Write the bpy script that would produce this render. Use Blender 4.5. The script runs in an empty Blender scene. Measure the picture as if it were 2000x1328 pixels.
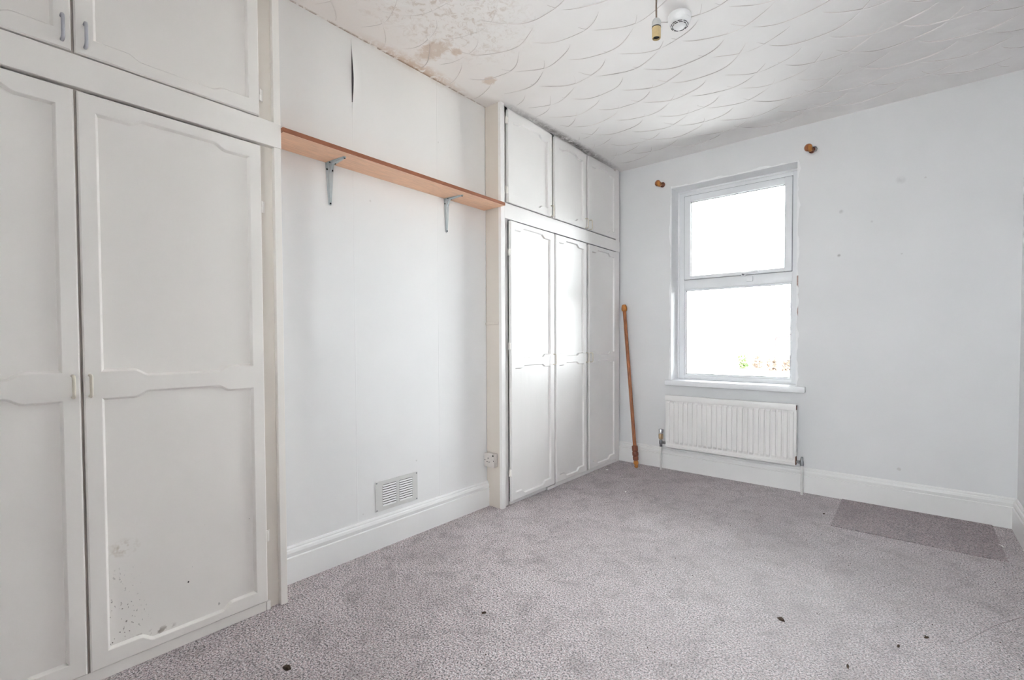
import bpy, bmesh, math, random
from mathutils import Vector, Matrix
random.seed(7)
SC = bpy.context.scene
COL = SC.collection

# ------------------------------------------------------------------ camera
cam_d = bpy.data.cameras.new('camera')
cam_d.sensor_width = 36.0
cam_d.lens = 36.0 * 911.2437 / 2000.0
cam_d.shift_x = -57.784 / 2000.0
cam_d.shift_y = 22.499 / 2000.0
cam_d.clip_start = 0.02
cam = bpy.data.objects.new('camera', cam_d)
COL.objects.link(cam)
FW = Vector((-0.6186499529, 0.7853429829, -0.0225529358))
RT = Vector((0.7855814583, 0.6187508385, -0.0030285646))
UP = Vector((-0.0115761860, 0.0195907896, 0.9997410629))
CAMP = Vector((2.18232458, -3.76248835, 1.08382845))
M = Matrix(((RT.x, UP.x, -FW.x, CAMP.x), (RT.y, UP.y, -FW.y, CAMP.y), (RT.z, UP.z, -FW.z, CAMP.z), (0, 0, 0, 1)))
cam.matrix_world = M
SC.camera = cam

# ------------------------------------------------------------------ world: bright overcast sky
SKY = 13.0
world = bpy.data.worlds.new('overcast_sky')
SC.world = world
world.use_nodes = True
wn = world.node_tree.nodes
wn['Background'].inputs['Color'].default_value = (0.95, 0.975, 1.0, 1)
wn['Background'].inputs['Strength'].default_value = SKY

# ------------------------------------------------------------------ colour management
vs = SC.view_settings
vs.view_transform = 'Standard'; vs.look = 'None'; vs.gamma = 1.0
vs.use_curve_mapping = False
vs.exposure = 0.78
cy = SC.cycles
cy.use_denoising = True
cy.max_bounces = 8; cy.diffuse_bounces = 7; cy.glossy_bounces = 2; cy.transparent_max_bounces = 8
cy.use_adaptive_sampling = True; cy.adaptive_threshold = 0.08; cy.adaptive_min_samples = 24
cy.sample_clamp_indirect = 8.0
cy.caustics_reflective = False; cy.caustics_refractive = False

# ------------------------------------------------------------------ dimensions (metres)
H = 2.60          # ceiling height
W = 2.6785        # right wall
A_ = 0.1375       # front plane of the wardrobe by the window
B_ = 0.1673       # front plane of the near wardrobe
Y1 = -1.580       # side of the window wardrobe
YL = -2.9127      # end of the near wardrobe
YB = -4.60        # wall behind the camera
XA = -0.38        # alcove back
WX0, WX1, WZ0, WZ1 = 0.602, 1.549, 0.752, 2.360

# ------------------------------------------------------------------ material helpers
def nodes_of(name):
    m = bpy.data.materials.new(name); m.use_nodes = True
    nt = m.node_tree
    return m, nt, nt.nodes, nt.links, nt.nodes['Principled BSDF']

def noise(nt, scale, detail=3, rough=0.55, vec=None, dist=0.0):
    n = nt.nodes.new('ShaderNodeTexNoise')
    n.inputs['Scale'].default_value = scale; n.inputs['Detail'].default_value = detail
    n.inputs['Roughness'].default_value = rough; n.inputs['Distortion'].default_value = dist
    if vec is not None: nt.links.new(vec, n.inputs['Vector'])
    return n

def ramp(nt, fac, p0, p1, c0=(0, 0, 0, 1), c1=(1, 1, 1, 1)):
    r = nt.nodes.new('ShaderNodeValToRGB')
    r.color_ramp.elements[0].position = p0; r.color_ramp.elements[0].color = c0
    r.color_ramp.elements[1].position = p1; r.color_ramp.elements[1].color = c1
    nt.links.new(fac, r.inputs['Fac'])
    return r.outputs['Color']

def mix(nt, fac, a, b):
    m = nt.nodes.new('ShaderNodeMix'); m.data_type = 'RGBA'
    for sock, v in ((m.inputs['Factor'], fac), (m.inputs['A'], a), (m.inputs['B'], b)):
        if isinstance(v, (int, float)): sock.default_value = v
        elif isinstance(v, tuple): sock.default_value = v if len(v) == 4 else v + (1,)
        else: nt.links.new(v, sock)
    return m.outputs['Result']

def math_(nt, op, a, b=None, clamp=False):
    m = nt.nodes.new('ShaderNodeMath'); m.operation = op; m.use_clamp = clamp
    for i, v in enumerate((a, b)):
        if v is None: continue
        if isinstance(v, (int, float)): m.inputs[i].default_value = v
        else: nt.links.new(v, m.inputs[i])
    return m.outputs[0]

def wpos(nt, scale=(1, 1, 1)):
    g = nt.nodes.new('ShaderNodeNewGeometry')
    mp = nt.nodes.new('ShaderNodeMapping'); mp.inputs['Scale'].default_value = scale
    nt.links.new(g.outputs['Position'], mp.inputs['Vector'])
    return mp.outputs['Vector']

def blob(nt, centre, radius, scale=(1, 1, 1), soft=0.6):
    """1 inside an ellipsoid round a world point, fading to 0 at its edge"""
    g = nt.nodes.new('ShaderNodeNewGeometry')
    s = nt.nodes.new('ShaderNodeVectorMath'); s.operation = 'SUBTRACT'
    nt.links.new(g.outputs['Position'], s.inputs[0]); s.inputs[1].default_value = centre
    k = nt.nodes.new('ShaderNodeVectorMath'); k.operation = 'MULTIPLY'
    nt.links.new(s.outputs[0], k.inputs[0]); k.inputs[1].default_value = scale
    l = nt.nodes.new('ShaderNodeVectorMath'); l.operation = 'LENGTH'
    nt.links.new(k.outputs[0], l.inputs[0])
    r = nt.nodes.new('ShaderNodeMapRange')
    nt.links.new(l.outputs['Value'], r.inputs['Value'])
    r.inputs['From Min'].default_value = radius * (1 - soft); r.inputs['From Max'].default_value = radius
    r.inputs['To Min'].default_value = 1; r.inputs['To Max'].default_value = 0
    return r.outputs['Result']

def bump(nt, bs, height, strength=0.3, dist=0.002):
    b = nt.nodes.new('ShaderNodeBump')
    b.inputs['Strength'].default_value = strength; b.inputs['Distance'].default_value = dist
    nt.links.new(height, b.inputs['Height']); nt.links.new(b.outputs['Normal'], bs.inputs['Normal'])

def simple(name, col, rough=0.5, metal=0.0, spec=0.5, var=0.06, vscale=25, bstr=0.0, bscale=80, stretch=(1, 1, 1)):
    m, nt, nn, ln, bs = nodes_of(name)
    n = noise(nt, vscale, 2, vec=wpos(nt, stretch))
    c0 = tuple(c * (1 - var) for c in col) + (1,); c1 = tuple(min(1, c * (1 + var)) for c in col) + (1,)
    ln.new(ramp(nt, n.outputs['Fac'], 0.3, 0.7, c0, c1), bs.inputs['Base Color'])
    bs.inputs['Roughness'].default_value = rough; bs.inputs['Metallic'].default_value = metal
    bs.inputs['Specular IOR Level'].default_value = spec
    if bstr:
        b = noise(nt, bscale, 3, vec=wpos(nt, stretch)); bump(nt, bs, b.outputs['Fac'], bstr)
    return m

def carpet_mat(name, dark, light, warm):
    m, nt, nn, ln, bs = nodes_of(name)
    p = wpos(nt)
    fine = noise(nt, 150, 2, 0.85, p); big = noise(nt, 1.7, 2, 0.65, p); mid = noise(nt, 9, 4, 0.75, p, 0.8)
    hue = noise(nt, 120, 0, 0.6, wpos(nt, (1.1, 0.9, 1)))
    c = ramp(nt, fine.outputs['Fac'], 0.41, 0.60, dark + (1,), light + (1,))
    c = mix(nt, ramp(nt, hue.outputs['Fac'], 0.50, 0.60), c, mix(nt, 0.5, c, warm))
    c = mix(nt, math_(nt, 'MULTIPLY', ramp(nt, mid.outputs['Fac'], 0.47, 0.66), 0.75), c, mix(nt, 0.5, c, (0.13, 0.105, 0.105)))
    c = mix(nt, math_(nt, 'MULTIPLY', ramp(nt, big.outputs['Fac'], 0.42, 0.66), 0.40), c, mix(nt, 0.6, c, (0.24, 0.20, 0.20)))
    # brighter light over the middle and right, painted into the carpet colour
    lightened = math_(nt, 'MULTIPLY', blob(nt, (1.85, -1.45, 0), 1.35, (1.0, 0.75, 1), 1.0), 0.62)
    c = mix(nt, lightened, c, mix(nt, 0.5, c, (0.86, 0.845, 0.86)))
    ln.new(c, bs.inputs['Base Color'])
    bs.inputs['Roughness'].default_value = 1.0; bs.inputs['Specular IOR Level'].default_value = 0.1
    bs.inputs['Sheen Weight'].default_value = 0.15
    bump(nt, bs, fine.outputs['Fac'], 0.9, 0.006)
    return m

MAT = {}
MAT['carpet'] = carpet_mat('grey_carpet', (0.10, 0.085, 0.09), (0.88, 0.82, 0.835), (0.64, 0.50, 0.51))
MAT['carpet_dark'] = carpet_mat('unfaded_shaded_carpet', (0.07, 0.057, 0.06), (0.56, 0.48, 0.49), (0.44, 0.31, 0.32))  # darker pile that also carries the shade of the right-hand corner

def wall_mat(name, col, stain=None):
    m, nt, nn, ln, bs = nodes_of(name)
    p = wpos(nt)
    big = noise(nt, 1.6, 2, 0.6, p)
    c = mix(nt, ramp(nt, big.outputs['Fac'], 0.3, 0.75), tuple(v * 0.965 for v in col), tuple(min(1, v * 1.02) for v in col))
    sp = noise(nt, 18, 0, 0.5, p)
    c = mix(nt, math_(nt, 'MULTIPLY', ramp(nt, sp.outputs['Fac'], 0.875, 0.89), 0.3), c, (0.40, 0.37, 0.35))
    if stain: c = stain(nt, c, p)
    ln.new(c, bs.inputs['Base Color'])
    bs.inputs['Roughness'].default_value = 0.75; bs.inputs['Specular IOR Level'].default_value = 0.25
    g = noise(nt, 6, 2, 0.5, p)
    bump(nt, bs, g.outputs['Fac'], 0.25, 0.007)
    return m

def breast_stain(nt, c, p):
    n = noise(nt, 9, 3, 0.7, p, 0.6)
    damp = math_(nt, 'MULTIPLY', blob(nt, (0, -2.10, 2.62), 0.30, (1, 0.55, 6), 0.9), ramp(nt, n.outputs['Fac'], 0.38, 0.6))
    c = mix(nt, math_(nt, 'MULTIPLY', damp, 0.6), c, (0.42, 0.27, 0.16))
    up = math_(nt, 'MULTIPLY', blob(nt, (0, -2.2, 2.6), 1.15, (1, 0.6, 1), 1.0), 0.35)
    return mix(nt, up, c, (0.74, 0.69, 0.63))

def window_wall_stain(nt, c, p):
    n = noise(nt, 14, 2, 0.7, p)
    fac = 0
    for ctr, r, k in (((1.81, 0, 1.955), 0.016, 0.45), ((2.13, 0, 2.10), 0.030, 0.28), ((1.80, 0, 1.66), 0.013, 0.6), ((1.98, 0, 1.86), 0.010, 0.5)):
        b = math_(nt, 'MULTIPLY', blob(nt, ctr, r, (1, 1, 1), 0.8), ramp(nt, n.outputs['Fac'], 0.3, 0.55))
        fac = math_(nt, 'MAXIMUM', fac, math_(nt, 'MULTIPLY', b, k))
    return mix(nt, fac, c, (0.25, 0.23, 0.23))

MAT['wall'] = wall_mat('painted_wallpaper', (0.855, 0.855, 0.865))
MAT['wall_breast'] = wall_mat('painted_wallpaper_breast', (0.825, 0.82, 0.82), breast_stain)
MAT['wall_window'] = wall_mat('painted_wallpaper_window_wall', (0.80, 0.80, 0.81), window_wall_stain)

def ceiling_mat(name, stains=True):
    m, nt, nn, ln, bs = nodes_of(name)
    p = wpos(nt)
    big = noise(nt, 2.2, 2, 0.6, p)
    c = mix(nt, ramp(nt, big.outputs['Fac'], 0.35, 0.7), (0.84, 0.82, 0.81), (0.89, 0.875, 0.87))
    n5 = noise(nt, 22, 3, 0.7, p, 1.0)
    n1 = noise(nt, 26, 4, 0.75, p, 0.8); n2 = noise(nt, 7, 2, 0.6, p, 0.4)
    # mottled flaking patch
    patch = blob(nt, (0.50, -2.36, H), 0.46, (1.15, 0.85, 1), 0.5)
    mott = math_(nt, 'MULTIPLY', patch, ramp(nt, n1.outputs['Fac'], 0.50, 0.66))
    c = mix(nt, math_(nt, 'MULTIPLY', mott, 0.6), c, (0.50, 0.41, 0.34))
    white = math_(nt, 'MULTIPLY', patch, ramp(nt, n2.outputs['Fac'], 0.52, 0.6))
    c = mix(nt, math_(nt, 'MULTIPLY', white, 0.5), c, (0.90, 0.90, 0.90))
    # brown damp along the chimney breast
    edge = math_(nt, 'MULTIPLY', blob(nt, (0.0, -2.12, H), 0.105, (1.0, 0.24, 1), 0.9), ramp(nt, n5.outputs['Fac'], 0.34, 0.56))
    c = mix(nt, math_(nt, 'MULTIPLY', edge, 0.8), c, (0.47, 0.28, 0.14))
    line = math_(nt, 'MULTIPLY', blob(nt, (0.0, -2.3, H), 0.017, (1.0, 0.016, 1), 0.7), ramp(nt, n5.outputs['Fac'], 0.40, 0.52))
    c = mix(nt, math_(nt, 'MULTIPLY', line, 0.85), c, (0.20, 0.12, 0.07))
    wash = math_(nt, 'MULTIPLY', blob(nt, (0.1, -2.5, H), 1.15, (1, 0.7, 1), 0.9), 0.45)
    c = mix(nt, wash, c, mix(nt, 0.5, c, (0.66, 0.56, 0.48)))
    for ctr, r, sc_ in (((0.22, -2.17, H), 0.095, (0.75, 1.35, 1)), ((0.245, -1.785, H), 0.042, (0.8, 1.1, 1)), ((0.30, -2.09, H), 0.035, (1, 1, 1))):
        b = ramp(nt, math_(nt, 'MULTIPLY', blob(nt, ctr, r * 1.7, sc_, 1.0), n5.outputs['Fac']), 0.20, 0.34)
        c = mix(nt, math_(nt, 'MULTIPLY', b, 0.5), c, (0.52, 0.36, 0.24))
    # black mould where the wardrobe meets the ceiling
    mould = math_(nt, 'MULTIPLY', blob(nt, (A_, -0.78, H), 0.06, (1, 0.07, 1), 0.95), ramp(nt, n1.outputs['Fac'], 0.34, 0.56))
    c = mix(nt, math_(nt, 'MULTIPLY', mould, 0.9), c, (0.13, 0.11, 0.10))
    ln.new(c, bs.inputs['Base Color'])
    bs.inputs['Roughness'].default_value = 0.8; bs.inputs['Specular IOR Level'].default_value = 0.2
    g = noise(nt, 9, 2, 0.55, p)
    bump(nt, bs, g.outputs['Fac'], 0.35, 0.006)
    return m
MAT['ceiling'] = ceiling_mat('textured_plaster')
MAT['ceiling_line'] = simple('shaded_plaster_crease', (0.66, 0.62, 0.60), 0.9, var=0.25, vscale=6)  # shade of each ridge painted into its inner face, in a dusty tone

def paint_mat(name, col, rough, stain=False, brush=0.25):
    m, nt, nn, ln, bs = nodes_of(name)
    p = wpos(nt)
    big = noise(nt, 3.0, 1, 0.6, p)
    c = mix(nt, ramp(nt, big.outputs['Fac'], 0.3, 0.7), tuple(v * 0.97 for v in col), tuple(min(1, v * 1.02) for v in col))
    if stain:
        n = noise(nt, 150, 1, 0.6, wpos(nt, (1, 1.0, 0.6))); n4 = noise(nt, 40, 2, 0.7, p)
        sp = math_(nt, 'MULTIPLY', blob(nt, (B_, -3.44, 0.13), 0.26, (1, 2.6, 1), 0.9), ramp(nt, n.outputs['Fac'], 0.67, 0.72))
        c = mix(nt, math_(nt, 'MULTIPLY', sp, 0.9), c, (0.07, 0.05, 0.035))
        rim = math_(nt, 'MULTIPLY', blob(nt, (B_, -3.38, 0.085), 0.09, (1, 0.8, 5), 0.6), ramp(nt, n4.outputs['Fac'], 0.48, 0.58))
        c = mix(nt, math_(nt, 'MULTIPLY', rim, 0.8), c, (0.14, 0.09, 0.06))
        smear = math_(nt, 'MULTIPLY', blob(nt, (B_, -3.42, 0.405), 0.05, (1, 1, 1.4), 0.8), ramp(nt, n4.outputs['Fac'], 0.45, 0.65))
        c = mix(nt, math_(nt, 'MULTIPLY', smear, 0.7), c, (0.42, 0.33, 0.22))
        sparse = noise(nt, 75, 0, 0.5, p)
        dots = math_(nt, 'MULTIPLY', blob(nt, (B_, -3.2, 0.35), 0.32, (1, 1, 1), 0.5), ramp(nt, sparse.outputs['Fac'], 0.875, 0.885))
        c = mix(nt, dots, c, (0.06, 0.05, 0.05))
    ln.new(c, bs.inputs['Base Color'])
    bs.inputs['Roughness'].default_value = rough; bs.inputs['Specular IOR Level'].default_value = 0.5
    b1 = noise(nt, 18, 2, 0.5, wpos(nt, (1, 1, 0.2)))
    bump(nt, bs, b1.outputs['Fac'], brush, 0.004)
    return m
MAT['paint_near'] = paint_mat('cream_eggshell_paint', (0.875, 0.84, 0.80), 0.42, False, 0.12)
MAT['paint_near_panel'] = paint_mat('cream_eggshell_paint_marked', (0.87, 0.835, 0.795), 0.45, True, 0.12)
MAT['paint_aged'] = paint_mat('yellowed_cream_paint', (0.80, 0.745, 0.68), 0.45, False, 0.12)
MAT['paint_rear'] = paint_mat('white_gloss_paint', (0.83, 0.81, 0.795), 0.32, False, 0.35)
MAT['paint_side'] = paint_mat('shaded_side_paint', (0.66, 0.60, 0.54), 0.55, False, 0.2)  # shade on the side turned from the window, mixed into the colour
MAT['skirting'] = paint_mat('skirting_gloss_paint', (0.88, 0.875, 0.87), 0.35, False, 0.1)
MAT['upvc'] = simple('white_upvc', (0.88, 0.89, 0.91), 0.28, var=0.01)
MAT['reveal'] = simple('fresh_white_filler', (0.93, 0.93, 0.945), 0.6, var=0.02, bstr=0.1)
MAT['seal'] = simple('grey_seal', (0.30, 0.31, 0.33), 0.6)
MAT['gasket'] = simple('dark_gasket', (0.05, 0.05, 0.055), 0.6)
MAT['rad'] = simple('radiator_enamel', (0.86, 0.845, 0.835), 0.35, var=0.02, vscale=6)
MAT['rust'] = simple('rusty_edge', (0.16, 0.08, 0.05), 0.8, var=0.3, vscale=120)
MAT['chrome'] = simple('chromed_brass', (0.62, 0.62, 0.64), 0.18, 1.0)
MAT['nut'] = simple('grey_metal_nut', (0.28, 0.29, 0.30), 0.35, 0.9)
MAT['tan'] = simple('tan_valve_body', (0.55, 0.40, 0.25), 0.4)
MAT['pipe'] = simple('painted_pipe', (0.76, 0.75, 0.74), 0.45)
MAT['pine'] = simple('stained_pine', (0.33, 0.115, 0.04), 0.35, var=0.35, vscale=18, stretch=(6, 6, 0.6))
MAT['amber'] = simple('amber_pine', (0.50, 0.20, 0.045), 0.3, var=0.25, vscale=30)
MAT['sleeve'] = simple('dark_turned_pine', (0.19, 0.06, 0.03), 0.35, var=0.35, vscale=60)
MAT['beech'] = simple('beech_effect_board', (0.86, 0.54, 0.36), 0.45, var=0.11, vscale=14, stretch=(14, 1.1, 8))
MAT['beech_edge'] = simple('dark_beech_edge', (0.30, 0.105, 0.05), 0.45, var=0.12, vscale=20, stretch=(4, 1, 4))
MAT['zinc'] = simple('zinc_plate', (0.55, 0.60, 0.62), 0.38, 0.55, var=0.06)
MAT['hole'] = simple('dark_hole', (0.02, 0.02, 0.02), 0.8)
MAT['vent'] = simple('vent_plate', (0.66, 0.655, 0.64), 0.5, var=0.03)
MAT['vent_slat'] = simple('vent_slat_white', (0.84, 0.84, 0.84), 0.4, var=0.02)
MAT['socket'] = simple('painted_socket', (0.64, 0.59, 0.56), 0.5, var=0.05, vscale=60)
MAT['brass'] = simple('aged_brass', (0.42, 0.35, 0.24), 0.4, 0.7, var=0.2)
MAT['handle_grey'] = simple('grey_handle', (0.50, 0.50, 0.54), 0.35, 0.5)
MAT['handle_cream'] = simple('cream_handle', (0.72, 0.66, 0.56), 0.35, 0.2)
MAT['plastic'] = simple('white_plastic', (0.83, 0.83, 0.84), 0.35, var=0.01)
MAT['cord'] = simple('brown_flex', (0.16, 0.115, 0.085), 0.6)
MAT['lamp_grey'] = simple('grey_plastic', (0.52, 0.52, 0.52), 0.5)
MAT['lamp_tan'] = simple('yellowed_plastic', (0.55, 0.42, 0.22), 0.45, var=0.08, vscale=60)
MAT['black'] = simple('black_plastic', (0.015, 0.015, 0.017), 0.5)
MAT['debris_dark'] = simple('dry_leaf', (0.07, 0.045, 0.03), 0.9, var=0.3, vscale=90)
MAT['debris_white'] = simple('plaster_crumb', (0.85, 0.84, 0.82), 0.9)
MAT['slit_dark'] = simple('slit_shade', (0.16, 0.14, 0.145), 1.0, spec=0.1)
MAT['paper'] = simple('lifted_wallpaper', (0.80, 0.79, 0.79), 0.8, var=0.02)
MAT['brick'] = simple('bare_brick_edge', (0.48, 0.36, 0.33), 0.9, var=0.2, vscale=60)
MAT['render'] = simple('pale_render', (0.78, 0.77, 0.75), 0.9, var=0.03, vscale=3)
MAT['roof'] = simple('grey_roof', (0.42, 0.42, 0.44), 0.9, var=0.08, vscale=5)
MAT['pave'] = simple('pale_paving', (0.78, 0.77, 0.75), 0.9, var=0.06, vscale=2)
MAT['stone'] = simple('pale_stone', (0.30, 0.29, 0.28), 0.9, var=0.6, vscale=9)
MAT['downpipe'] = simple('brown_downpipe', (0.06, 0.03, 0.03), 0.5)
MAT['fascia'] = simple('dark_gutter', (0.05, 0.05, 0.05), 0.6)
MAT['leaf'] = simple('hedge_leaf', (0.11, 0.19, 0.05), 0.6, var=0.4, vscale=12)
MAT['leaf_brown'] = simple('dry_hedge_leaf', (0.22, 0.15, 0.11), 0.7, var=0.4, vscale=12)
MAT['twig'] = simple('hedge_twig', (0.12, 0.09, 0.07), 0.8)

def glass_mat():
    m = bpy.data.materials.new('window_glass'); m.use_nodes = True
    nt = m.node_tree; nt.nodes.clear()
    o = nt.nodes.new('ShaderNodeOutputMaterial'); t = nt.nodes.new('ShaderNodeBsdfTransparent')
    g = nt.nodes.new('ShaderNodeBsdfGlossy'); g.inputs['Roughness'].default_value = 0.02
    fr = nt.nodes.new('ShaderNodeFresnel'); fr.inputs['IOR'].default_value = 1.45
    x = nt.nodes.new('ShaderNodeMixShader')
    t.inputs['Color'].default_value = (0.95, 0.968, 0.963, 1)
    nt.links.new(fr.outputs[0], x.inputs[0]); nt.links.new(t.outputs[0], x.inputs[1]); nt.links.new(g.outputs[0], x.inputs[2])
    nt.links.new(x.outputs[0], o.inputs['Surface'])
    return m
MAT['glass'] = glass_mat()

# ------------------------------------------------------------------ mesh helpers (world coordinates)
WORLD = {}
class MB:
    def __init__(s): s.v = []; s.f = []
    def add(s, vs, fs):
        k = len(s.v); s.v += [tuple(v) for v in vs]; s.f += [tuple(i + k for i in f) for f in fs]; return s
    def box(s, x0, x1, y0, y1, z0, z1, bev=0.0):
        x0, x1 = sorted((x0, x1)); y0, y1 = sorted((y0, y1)); z0, z1 = sorted((z0, z1))
        if bev:
            bm = bmesh.new(); bmesh.ops.create_cube(bm, size=1.0)
            for v in bm.verts:
                v.co = Vector((x0 if v.co.x < 0 else x1, y0 if v.co.y < 0 else y1, z0 if v.co.z < 0 else z1))
            bmesh.ops.bevel(bm, geom=bm.edges[:], offset=bev, segments=2, profile=0.5, affect='EDGES')
            bm.verts.index_update()
            s.add([v.co.copy() for v in bm.verts], [[v.index for v in f.verts] for f in bm.faces]); bm.free()
            return s
        v = [(x, y, z) for x in (x0, x1) for y in (y0, y1) for z in (z0, z1)]
        return s.add(v, [(0, 1, 3, 2), (4, 6, 7, 5), (0, 4, 5, 1), (2, 3, 7, 6), (0, 2, 6, 4), (1, 5, 7, 3)])
    def lathe(s, p0, axis, prof, seg=20):
        a = Vector(axis).normalized(); p0 = Vector(p0)
        u = a.orthogonal().normalized(); w = a.cross(u)
        vs = []; fs = []
        for t, r in prof:
            for i in range(seg):
                an = 2 * math.pi * i / seg
                vs.append(p0 + a * t + (u * math.cos(an) + w * math.sin(an)) * max(r, 1e-5))
        for j in range(len(prof) - 1):
            for i in range(seg):
                i2 = (i + 1) % seg
                fs.append((j * seg + i, j * seg + i2, (j + 1) * seg + i2, (j + 1) * seg + i))
        fs.append(tuple(reversed(range(seg)))); n = (len(prof) - 1) * seg
        fs.append(tuple(n + i for i in range(seg)))
        return s.add(vs, fs)
    def tube(s, path, r, seg=10):
        pts = [Vector(p) for p in path]; vs = []; fs = []
        t0 = (pts[1] - pts[0]).normalized(); u = t0.orthogonal().normalized()
        for i, p in enumerate(pts):
            t = (pts[min(i + 1, len(pts) - 1)] - pts[max(i - 1, 0)]).normalized()
            u = (u - t * u.dot(t)).normalized(); w = t.cross(u)
            for k in range(seg):
                an = 2 * math.pi * k / seg
                vs.append(p + (u * math.cos(an) + w * math.sin(an)) * r)
        for j in range(len(pts) - 1):
            for k in range(seg):
                k2 = (k + 1) % seg
                fs.append((j * seg + k, j * seg + k2, (j + 1) * seg + k2, (j + 1) * seg + k))
        fs.append(tuple(reversed(range(seg)))); n = (len(pts) - 1) * seg; fs.append(tuple(n + k for k in range(seg)))
        return s.add(vs, fs)
    def extrude(s, prof, axis, a0, a1):
        """2D closed profile extruded along x or y; prof points are (other horizontal, z)"""
        n = len(prof)
        f = (lambda p, t: (p[0], t, p[1])) if axis == 'y' else (lambda p, t: (t, p[0], p[1]))
        vs = [f(p, a0) for p in prof] + [f(p, a1) for p in prof]
        fs = [(i, (i + 1) % n, n + (i + 1) % n, n + i) for i in range(n)]
        fs += [tuple(range(n)), tuple(reversed(range(n, 2 * n)))]
        return s.add(vs, fs)

def fix_normals(me):
    bm = bmesh.new(); bm.from_mesh(me); bmesh.ops.recalc_face_normals(bm, faces=bm.faces[:]); bm.to_mesh(me); bm.free()

def obj(name, mb, mat, parent=None, smooth=None, base=False, recalc=True):
    me = bpy.data.meshes.new(name)
    xs, ys, zs = zip(*mb.v)
    o0 = Vector(((min(xs) + max(xs)) / 2, (min(ys) + max(ys)) / 2, min(zs) if base else (min(zs) + max(zs)) / 2))
    me.from_pydata([(v[0] - o0.x, v[1] - o0.y, v[2] - o0.z) for v in mb.v], [], mb.f)
    if recalc: fix_normals(me)
    if smooth:
        me.polygons.foreach_set('use_smooth', [True] * len(me.polygons)); me.set_sharp_from_angle(angle=math.radians(smooth))
    me.materials.append(MAT[mat]); me.update()
    o = bpy.data.objects.new(name, me); COL.objects.link(o)
    place(o, o0, parent)
    return o

def place(o, w, parent):
    WORLD[o] = Vector(w)
    if parent is not None:
        o.parent = parent; o.location = Vector(w) - WORLD[parent]
    else: o.location = w

def inst(src, w, parent, name=None):
    c = src.copy(); COL.objects.link(c); place(c, w, parent); return c

def thing(name, loc, label, cat, group=None):
    e = bpy.data.objects.new(name, None); COL.objects.link(e); e.empty_display_size = 0.05
    place(e, loc, None); return tag(e, label, cat, group)

def tag(o, label, cat, group=None):
    o['label'] = label; o['category'] = cat
    if group: o['group'] = group
    return o

def struct(o, label, cat):
    o['kind'] = 'structure'; o['label'] = label; o['category'] = cat
    return o

# ------------------------------------------------------------------ room shell
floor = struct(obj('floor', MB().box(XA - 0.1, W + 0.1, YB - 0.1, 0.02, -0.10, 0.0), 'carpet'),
               'soiled mottled grey fitted carpet covering the bedroom floor', 'floor')
ceiling = struct(obj('ceiling', MB().box(XA - 0.1, W + 0.1, YB - 0.1, 0.12, H, H + 0.12), 'ceiling'),
                 'off-white plaster ceiling swirled with overlapping fans and brown damp stains', 'ceiling')
wl = MB().box(XA - 0.1, XA, YB, 0.0, 0, H)
wall_left = struct(obj('wall_left', wl.box(XA, 0.0, YL, Y1, 0, H), 'wall_breast'),
                   'white papered chimney breast wall between the two fitted wardrobes', 'wall')
wb = MB().box(XA - 0.1, WX0, 0, 0.24, 0, H).box(WX1, W + 0.1, 0, 0.24, 0, H)
wb.box(WX0, WX1, 0, 0.24, 0, WZ0 - 0.03).box(WX0, WX1, 0, 0.24, WZ1, H)
wall_back = struct(obj('wall_back', wb, 'wall_window'), 'pale grey-white wall holding the window and radiator', 'wall')
wall_right = struct(obj('wall_right', MB().box(W, W + 0.1, YB, 0, 0, H), 'wall'), 'white wall at the right edge of the room', 'wall')
QX0, QX1, QZ0, QZ1 = 1.40, 2.42, 1.00, 2.30      # added window behind the camera, there to let in fill light
wq = MB().box(XA - 0.1, QX0, YB - 0.22, YB, 0, H).box(QX1, W + 0.1, YB - 0.22, YB, 0, H)
wq.box(QX0, QX1, YB - 0.22, YB, 0, QZ0).box(QX0, QX1, YB - 0.22, YB, QZ1, H)
wall_front = struct(obj('wall_front', wq, 'wall'), 'plain white wall behind the camera', 'wall')

w2 = bpy.data.objects.new('fill_window', None); COL.objects.link(w2)
place(w2, (1.91, YB - 0.14, QZ0), None); struct(w2, 'added white-framed window in the unseen wall behind the camera, letting in fill light', 'window')
fm = MB().box(QX0, QX0 + 0.05, YB - 0.19, YB - 0.13, QZ0, QZ1, 0.004).box(QX1 - 0.05, QX1, YB - 0.19, YB - 0.13, QZ0, QZ1, 0.004)
fm.box(QX0 + 0.05, QX1 - 0.05, YB - 0.19, YB - 0.13, QZ0, QZ0 + 0.05, 0.004).box(QX0 + 0.05, QX1 - 0.05, YB - 0.19, YB - 0.13, QZ1 - 0.05, QZ1, 0.004)
obj('outer_frame', fm, 'upvc', w2)
for x in (1.91,): obj('mullion', MB().box(x - 0.03, x + 0.03, YB - 0.19, YB - 0.13, QZ0 + 0.05, QZ1 - 0.05, 0.004), 'upvc', w2)
for xa, xb in ((QX0 + 0.05, 1.88), (1.94, QX1 - 0.05)): obj('pane', MB().box(xa, xb, YB - 0.162, YB - 0.158, QZ0 + 0.05, QZ1 - 0.05), 'glass', w2)
obj('window_sill', MB().box(QX0 - 0.04, QX1 + 0.04, YB, YB + 0.05, QZ0 - 0.04, QZ0, 0.004).box(QX0, QX1, YB - 0.13, YB, QZ0 - 0.03, QZ0 + 0.002), 'upvc', w2)

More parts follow.
